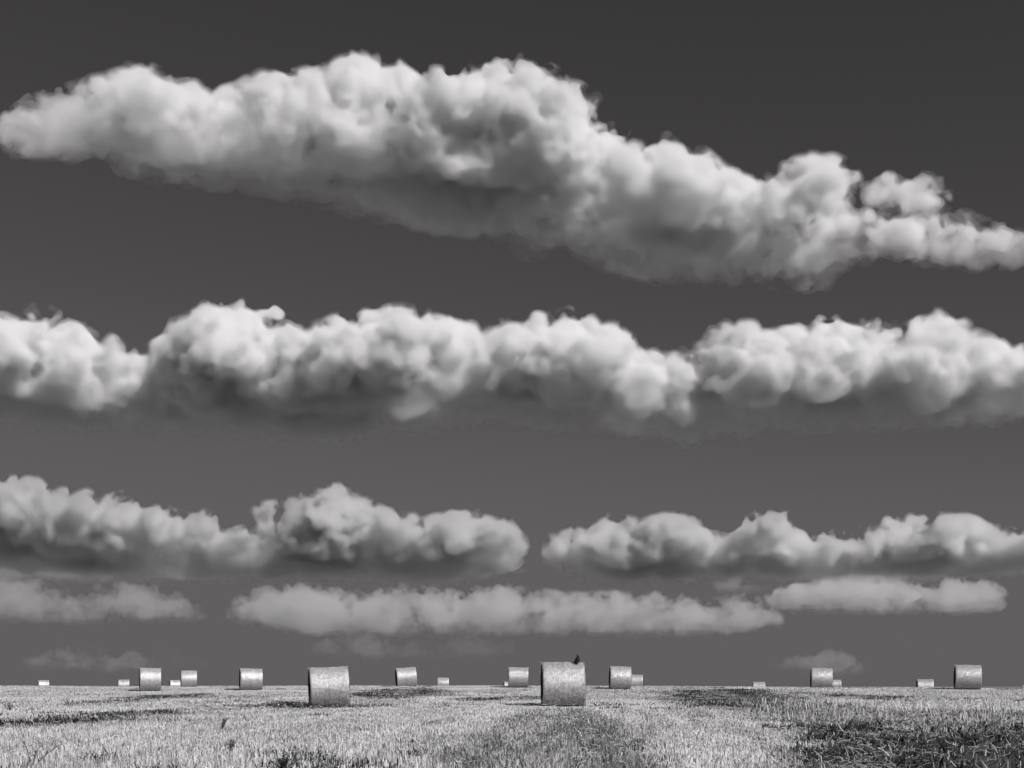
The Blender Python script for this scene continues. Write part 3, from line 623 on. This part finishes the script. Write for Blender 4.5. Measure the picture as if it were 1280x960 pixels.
def bale_meshes(seed):
    r_ = np.random.default_rng(seed); ph = r_.uniform(0, 6.28, 5)
    NA = 96
    xs = np.array([-.5, -.497, -.485, -.46] + list(np.linspace(-.42, .42, 15)) + [.46, .485, .497, .5]) * BL
    drop = np.array([0.035, 0.020, 0.008, 0.0] + [0] * 15 + [0.0, 0.008, 0.020, 0.035])
    ang = np.linspace(0, 2 * np.pi, NA, endpoint=False)
    A, Xg = np.meshgrid(ang, xs); D_ = np.repeat(drop[:, None], NA, 1)
    rad = bale_r(A, Xg, r_, ph) - D_ + r_.normal(0, 0.006, A.shape) + 0.008 * np.sin(7 * A + 9 * Xg + ph[3]) * np.sin(11 * Xg + ph[4] + 2 * A)
    yy, zz = rad * np.cos(A), rad * np.sin(A)
    zz = np.where(zz < -RB * 0.93, -RB * 0.93 + (zz + RB * 0.93) * 0.35, zz) + RB * 0.955   # flattened where it lies
    V = np.stack([Xg + r_.normal(0, 0.002, A.shape), yy, zz], -1).reshape(-1, 3)
    i = np.arange(len(xs) - 1)[:, None] * NA; j = np.arange(NA)[None, :]; k = (j + 1) % NA
    Q = np.stack([i + j, i + k, i + NA + k, i + NA + j], -1).reshape(-1, 4)
    wrap = (V, Q)
    ends = []
    for sgn, ring in ((-1, 0), (1, len(xs) - 1)):
        rim = V.reshape(len(xs), NA, 3)[ring]; c = rim.mean(0)
        rings = []
        for t in np.linspace(1, 0.04, 14):
            q = c + (rim - c) * t * (0.996 if t == 1 else 1)
            q = q.copy(); q[:, 0] = rim[:, 0].mean() + sgn * (0.004 + 0.018 * (1 - t) ** 0.5 + 0.010 * np.sin(t * 26 + ph[4])) + r_.normal(0, 0.006, NA) * (t < 1)
            rings.append(q)
        W = np.concatenate(rings + [np.array([[rings[-1][:, 0].mean(), c[1], c[2]]])])
        F_ = []
        for a in range(13):
            for b in range(NA):
                f = [a * NA + b, a * NA + (b + 1) % NA, (a + 1) * NA + (b + 1) % NA, (a + 1) * NA + b]
                F_.append(f if sgn < 0 else f[::-1])
        F_ = np.array(F_)
        tip = len(W) - 1
        # close the middle with thin quads (last corner doubled is avoided by pairing)
        cap = []
        for b in range(0, NA, 2):
            f = [13 * NA + b, 13 * NA + b + 1, 13 * NA + (b + 2) % NA, tip]; cap.append(f if sgn < 0 else f[::-1])
        ends.append((W, np.concatenate([F_, np.array(cap)])))
    # straw ends poking out through the net
    ns = 900; a = r_.uniform(0, 6.28, ns); xx = r_.uniform(-.5, .5, ns) * BL; edge = r_.uniform(0, 1, ns) < 0.35
    xx = np.where(edge, np.sign(xx) * BL * r_.uniform(0.47, 0.505, ns), xx)
    rr = RB * 0.985
    c = np.column_stack([xx, rr * np.cos(a), rr * np.sin(a) * 0.985 + RB * 0.955])
    nrm = np.column_stack([np.where(edge, np.sign(xx) * 0.8, 0), np.cos(a), np.sin(a)]) + r_.normal(0, 0.9, (ns, 3)); nrm /= np.linalg.norm(nrm, axis=1)[:, None]
    out = np.column_stack([np.zeros(ns), np.cos(a), np.sin(a)]); nrm = np.where(((nrm * out).sum(1) < 0.1)[:, None], nrm + out * 0.9, nrm)
    ln = (r_.uniform(0.02, 0.07, ns) * (1 + 0.2 * edge))[:, None]; sd = np.cross(nrm, r_.normal(size=(ns, 3))); sd /= np.linalg.norm(sd, axis=1)[:, None]; sd *= 0.005
    W = np.stack([c - sd, c + sd, c + nrm * ln + sd * 0.6, c + nrm * ln - sd * 0.6], 1).reshape(-1, 3); keep = (W.reshape(-1, 4, 3)[:, :, 2].min(1) > 0.05)
    W = W.reshape(-1, 4, 3)[keep].reshape(-1, 3)
    Qs = np.arange(len(W)).reshape(-1, 4)
    return wrap, ends, (W, Qs)

G_FRONT, G_MID, G_FAR = 'big bales in the front of the field', 'bales standing along the crest', 'small distant bales half hidden by the crest'
BLAB = [
 ('large round straw bale tilted a little, in front of dark weeds, without a bird', G_FRONT),
 ('largest round straw bale, the one with a black bird perched on top', G_FRONT),
 ('round straw bale low on the slope, the largest one of the left cluster', G_MID),
 ('tiny pale bale peeping between the two larger bales of the left cluster', G_FAR),
 ('medium round bale just right of the tiny bale in the left cluster', G_MID),
 ('straw bale standing alone between the left cluster and the large tilted bale', G_MID),
 ('clearly tilted round bale on the crest, leaning to the left with a dark end', G_MID),
 ('small pale bale alone on the crest just right of the clearly tilted bale', G_FAR),
 ('round bale on the crest just left of the bale with the bird', G_MID),
 ('sliver of a tiny bale half hidden behind the bale left of the bird', G_FAR),
 ('round bale on the crest right of the bird, overlapping a smaller pale one', G_MID),
 ('smaller pale bale tucked behind the right side of the bale nearest the bird', G_FAR),
 ('very low pale bale top just showing over the weedy dark patch', G_FAR),
 ('right-hand crest bale with a tiny pale bale touching its right side', G_MID),
 ('tiny pale bale touching the right side of a larger bale at right', G_FAR),
 ('small dark-ended bale sunk behind the crest left of the rightmost bale', G_FAR),
 ('rightmost large round bale standing clear on the crest with a dark left end', G_MID),
 ('tiny pale bale alone on the far left of the crest, leftmost of all', G_FAR),
 ('tiny pale bale just left of the left cluster', G_FAR),
 ('sliver of a far bale cut by the right edge of the picture', G_FAR),
]
protos = []
for sd in (3, 4, 5):
    (wv_, wq), ends, (sv, sq) = bale_meshes(sd)
    protos.append((new_mesh('net_wrap', wv_, wq, 4, smooth=True, mats=[M_NET]),
                   [new_mesh('end_face', v, q, 4, smooth=True, mats=[M_END]) for v, q in ends],
                   new_mesh('stray_straw', sv, sq, 4, attrs={'tone': np.full(len(sv), 0.42)}, mats=[M_STRAW])))
for i, (b, (lab, grp)) in enumerate(zip(BALES, BLAB)):
    e = bpy.data.objects.new('round_bale', None); COL.objects.link(e); e.empty_display_size = 0.3
    x, y = bale_xy[i]; e.location = (x, y, float(ground_z(np.array([x]), np.array([y]))[0]) - 0.012)
    view = math.atan2(b[0] - 640, F)                         # direction the bale is seen in
    e.rotation_euler = (0, R(-b[4]), -view + R(b[3] + 0.8))
    e.scale = (b[5], 1, 1)
    tag(e, lab, 'bale', grp)
    wm, em, sm = protos[i % 3]
    link('net_wrap', wm, e)
    for m in em: link('end_face', m, e)
    if y < 100:
        st = link('stray_straw', sm, e); st['kind'] = 'stuff'
print('bales', round(time.time() - T0, 1))
# ------------------------------------------------------------------ the bird on the big bale
def loft(pts, ra, rb, n=14, side=(0, 1, 0)):
    """closed tube through pts with elliptical sections (ra along `side`, rb across)"""
    pts = np.array(pts, float); tan = np.gradient(pts, axis=0); tan /= np.linalg.norm(tan, axis=1)[:, None]
    sd = np.array(side, float)
    V = []
    for p, t, a, b in zip(pts, tan, ra, rb):
        s_ = sd - t * (sd @ t); s_ /= np.linalg.norm(s_); u_ = np.cross(t, s_)
        an = np.linspace(0, 2 * np.pi, n, endpoint=False)
        V.append(p + np.cos(an)[:, None] * s_ * a + np.sin(an)[:, None] * u_ * b)
    V = np.concatenate(V); m = len(pts)
    Q = [[i * n + j, i * n + (j + 1) % n, (i + 1) * n + (j + 1) % n, (i + 1) * n + j] for i in range(m - 1) for j in range(n)]
    for base_, flip in ((0, True), ((m - 1) * n, False)):
        for j in range(1, n // 2):
            q = [base_ + j - 1 if j > 1 else base_, base_ + j, base_ + n - j, base_ + (n - j + 1) % n]
            if j == 1: q = [base_, base_ + 1, base_ + n - 1, base_ + n - 1]
            if len(set(q)) == 4: Q.append(q[::-1] if flip else q)
    return V, np.array(Q)
def dense(pts, vals, k=4):
    t = np.linspace(0, len(pts) - 1, (len(pts) - 1) * k + 1); T = np.arange(len(pts))
    from_ = lambda c: np.interp(t, T, c)
    P = np.column_stack([from_(np.array(pts)[:, i]) for i in range(3)]); W = [from_(v) for v in vals]
    sm = lambda c: np.concatenate([c[:1], (c[:-2] + 2 * c[1:-1] + c[2:]) / 4, c[-1:]])
    for _ in range(3):
        P = np.column_stack([sm(P[:, i]) for i in range(3)]); W = [sm(w_) for w_ in W]
    return P, W
def plain(name, v, rough=0.6, spec=0.3):
    nt = NT(name); tc = nt.n('ShaderNodeTexCoord')
    nz = nt.n('ShaderNodeTexNoise', {'Vector': tc.outputs['Object'], 'Scale': 60.0, 'Detail': 4.0})
    mr = nt.n('ShaderNodeMapRange', {'Value': nz.outputs[0], 'To Min': v * 0.5, 'To Max': v * 1.5})
    c = nt.n('ShaderNodeCombineColor', {0: mr.outputs[0], 1: mr.outputs[0], 2: mr.outputs[0]})
    p = nt.n('ShaderNodeBsdfPrincipled', {'Base Color': c.outputs[0], 'Roughness': rough, 'Specular IOR Level': spec}); nt.l(p.outputs[0], nt.out.inputs[0]); return nt.m
M_FEATH = plain('black_feathers', 0.012, 0.5, 0.25); M_BILL = plain('bill_horn', 0.03, 0.4); M_EYE = plain('eye', 0.01, 0.1, 0.6)
bird = bpy.data.objects.new('bird', None); COL.objects.link(bird)
tag(bird, 'small black bird perched on top of the largest bale, bill pointing up', 'bird')
e0 = [o for o in COL.objects if o.name == 'round_bale.001'][0]
bpy.context.view_layer.update()
loc = e0.matrix_world @ Vector((0.375, -RB * math.cos(R(69)) * 0.985, RB * 0.955 + RB * math.sin(R(69)) * 0.985))
bird.location = loc; bird.rotation_euler = (0, 0, R(58))
sp = [(-0.125, 0, -0.050), (-0.090, 0, -0.026), (-0.040, 0, 0.012), (0.018, 0, 0.062), (0.062, 0, 0.112), (0.088, 0, 0.165), (0.086, 0, 0.205), (0.072, 0, 0.238), (0.058, 0, 0.262), (0.046, 0, 0.280)]
ra = [0.022, 0.026, 0.028, 0.052, 0.066, 0.060, 0.042, 0.033, 0.026, 0.010]; rb = [0.006, 0.009, 0.020, 0.050, 0.062, 0.056, 0.040, 0.033, 0.026, 0.010]
P, (A_, B_) = dense(sp, [ra, rb]); V, Q = loft(P, A_, B_); link('body', new_mesh('body', V, Q, 4, smooth=True, mats=[M_FEATH]), bird)
P, (A_, B_) = dense([(0.050, 0, 0.272), (0.036, 0, 0.296), (0.022, 0, 0.330)], [[0.012, 0.008, 0.002], [0.013, 0.009, 0.002]]); V, Q = loft(P, A_, B_, 10); link('bill', new_mesh('bill', V, Q, 4, smooth=True, mats=[M_BILL]), bird)
for s_ in (-1, 1):
    P, (A_, B_) = dense([(0.080, s_ * 0.046, 0.190), (0.052, s_ * 0.064, 0.145), (0.010, s_ * 0.066, 0.092), (-0.040, s_ * 0.062, 0.045), (-0.085, s_ * 0.052, 0.006)], [[0.008, 0.014, 0.014, 0.010, 0.003], [0.016, 0.044, 0.042, 0.026, 0.006]])
    V, Q = loft(P, A_, B_, 12); link('wing', new_mesh('wing', V, Q, 4, smooth=True, mats=[M_FEATH]), bird)
    an = np.linspace(0, 2 * np.pi, 10); P = np.array([(0.062, s_ * y_, 0.252) for y_ in (0.024, 0.027, 0.030, 0.0315)]); V, Q = loft(P, [0.003, 0.005, 0.004, 0.001], [0.003, 0.005, 0.004, 0.001], 8, side=(1, 0, 0)); link('eye', new_mesh('eye', V, Q, 4, smooth=True, mats=[M_EYE]), bird)
    Vs, Qs, off = [], [], 0
    segs = [[(0.022, s_ * 0.024, 0.075), (0.030, s_ * 0.026, 0.040), (0.014, s_ * 0.026, 0.004)]]
    for d in ((0.040, 0.0), (0.034, 0.018), (0.034, -0.018), (-0.026, 0.0)):
        segs.append([(0.014, s_ * 0.026, 0.004), (0.014 + d[0] * 0.5, s_ * 0.026 + d[1] * 0.5, 0.007), (0.014 + d[0], s_ * 0.026 + d[1], 0.000)])
    for i_, sg in enumerate(segs):
        w_ = [0.012, 0.005, 0.004] if i_ == 0 else [0.004, 0.0035, 0.001]
        P, (A_, B_) = dense(sg, [w_, w_], 3); V, Q = loft(P, A_, B_, 8); Vs.append(V); Qs.append(Q + off); off += len(V)
    link('leg', new_mesh('leg', np.concatenate(Vs), np.concatenate(Qs), 4, smooth=True, mats=[M_BILL]), bird)

# ------------------------------------------------------------------ single weeds one can tell apart
M_STALK = plain('weed_stalk', 0.09)
def weed(px, py, h, nst, leafy, label, seed, spread=0.25):
    r = np.random.default_rng(seed); gx_, gy_ = to_ground(px, py)
    e = bpy.data.objects.new('weed_plant', None); COL.objects.link(e); e.location = (gx_, gy_, float(ground_z(np.array([gx_]), np.array([gy_]))[0]) - 0.01)
    tag(e, label, 'weed', 'single dark weeds standing in the stubble')
    L = []; 
    for k in range(nst):
        d = r.normal(0, spread, 2); hh = h * r.uniform(0.75, 1.0)
        P, (A_, B_) = dense([(0, 0, 0), (d[0] * hh * 0.3, d[1] * hh * 0.3, hh * 0.4), (d[0] * hh * 0.7, d[1] * hh * 0.7, hh * 0.75), (d[0] * hh * 1.1, d[1] * hh * 1.1, hh)], [[0.007, 0.006, 0.004, 0.0015]] * 2, 3)
        V, Q = loft(P, A_, B_, 7); link('stem', new_mesh('stem', V, Q, 4, smooth=True, mats=[M_STALK]), e)
        m = int(leafy * 1.8); t = r.uniform(0.15, 1.0, m); c = np.column_stack([np.interp(t, np.linspace(0, 1, len(P)), P[:, i]) for i in range(3)])
        L.append((c, t))
    c = np.concatenate([a for a, _ in L]); n = len(c)
    V, Q, T = blades(c, r.uniform(0.02, 0.06, n), 0.011 * r.uniform(0.6, 1.4, n), r.normal(0, 0.6, n).clip(-.85, .85), r.normal(0, 0.5, n).clip(-.5, .5), r.uniform(0, 3.14, n), 0.2, r.uniform(0.05, 0.24, n), 0.4)
    link('leaves', new_mesh('leaves', V, Q, 4, attrs={'tone': T}, mats=[M_LEAF]), e)
weed(40, 962, 0.34, 3, 8, 'forked dry weed with thin bare stalks at the lower left corner', 1, 0.45)
weed(357, 966, 0.16, 7, 26, 'low bushy dark weed at the bottom edge of the field', 2, 0.7)
weed(277, 915, 0.26, 4, 22, 'thin dark weed rising above the pale stubble at left, farther than its neighbour', 3, 0.25)
weed(87, 884, 0.24, 4, 24, 'dark weed tuft standing high on the slope at far left', 4, 0.45)
weed(1160, 912, 0.30, 2, 16, 'narrow upright dark weed among the tall stems at right', 5, 0.2)
weed(286, 945, 0.20, 3, 16, 'slim dark weed leaning in the stubble, nearer than its neighbour', 6, 0.3)
weed(12, 890, 0.22, 5, 24, 'squat dark weed beside the left edge of the field', 7, 0.6)
print('extras', round(time.time() - T0, 1))
print('script', round(time.time() - T0, 1))
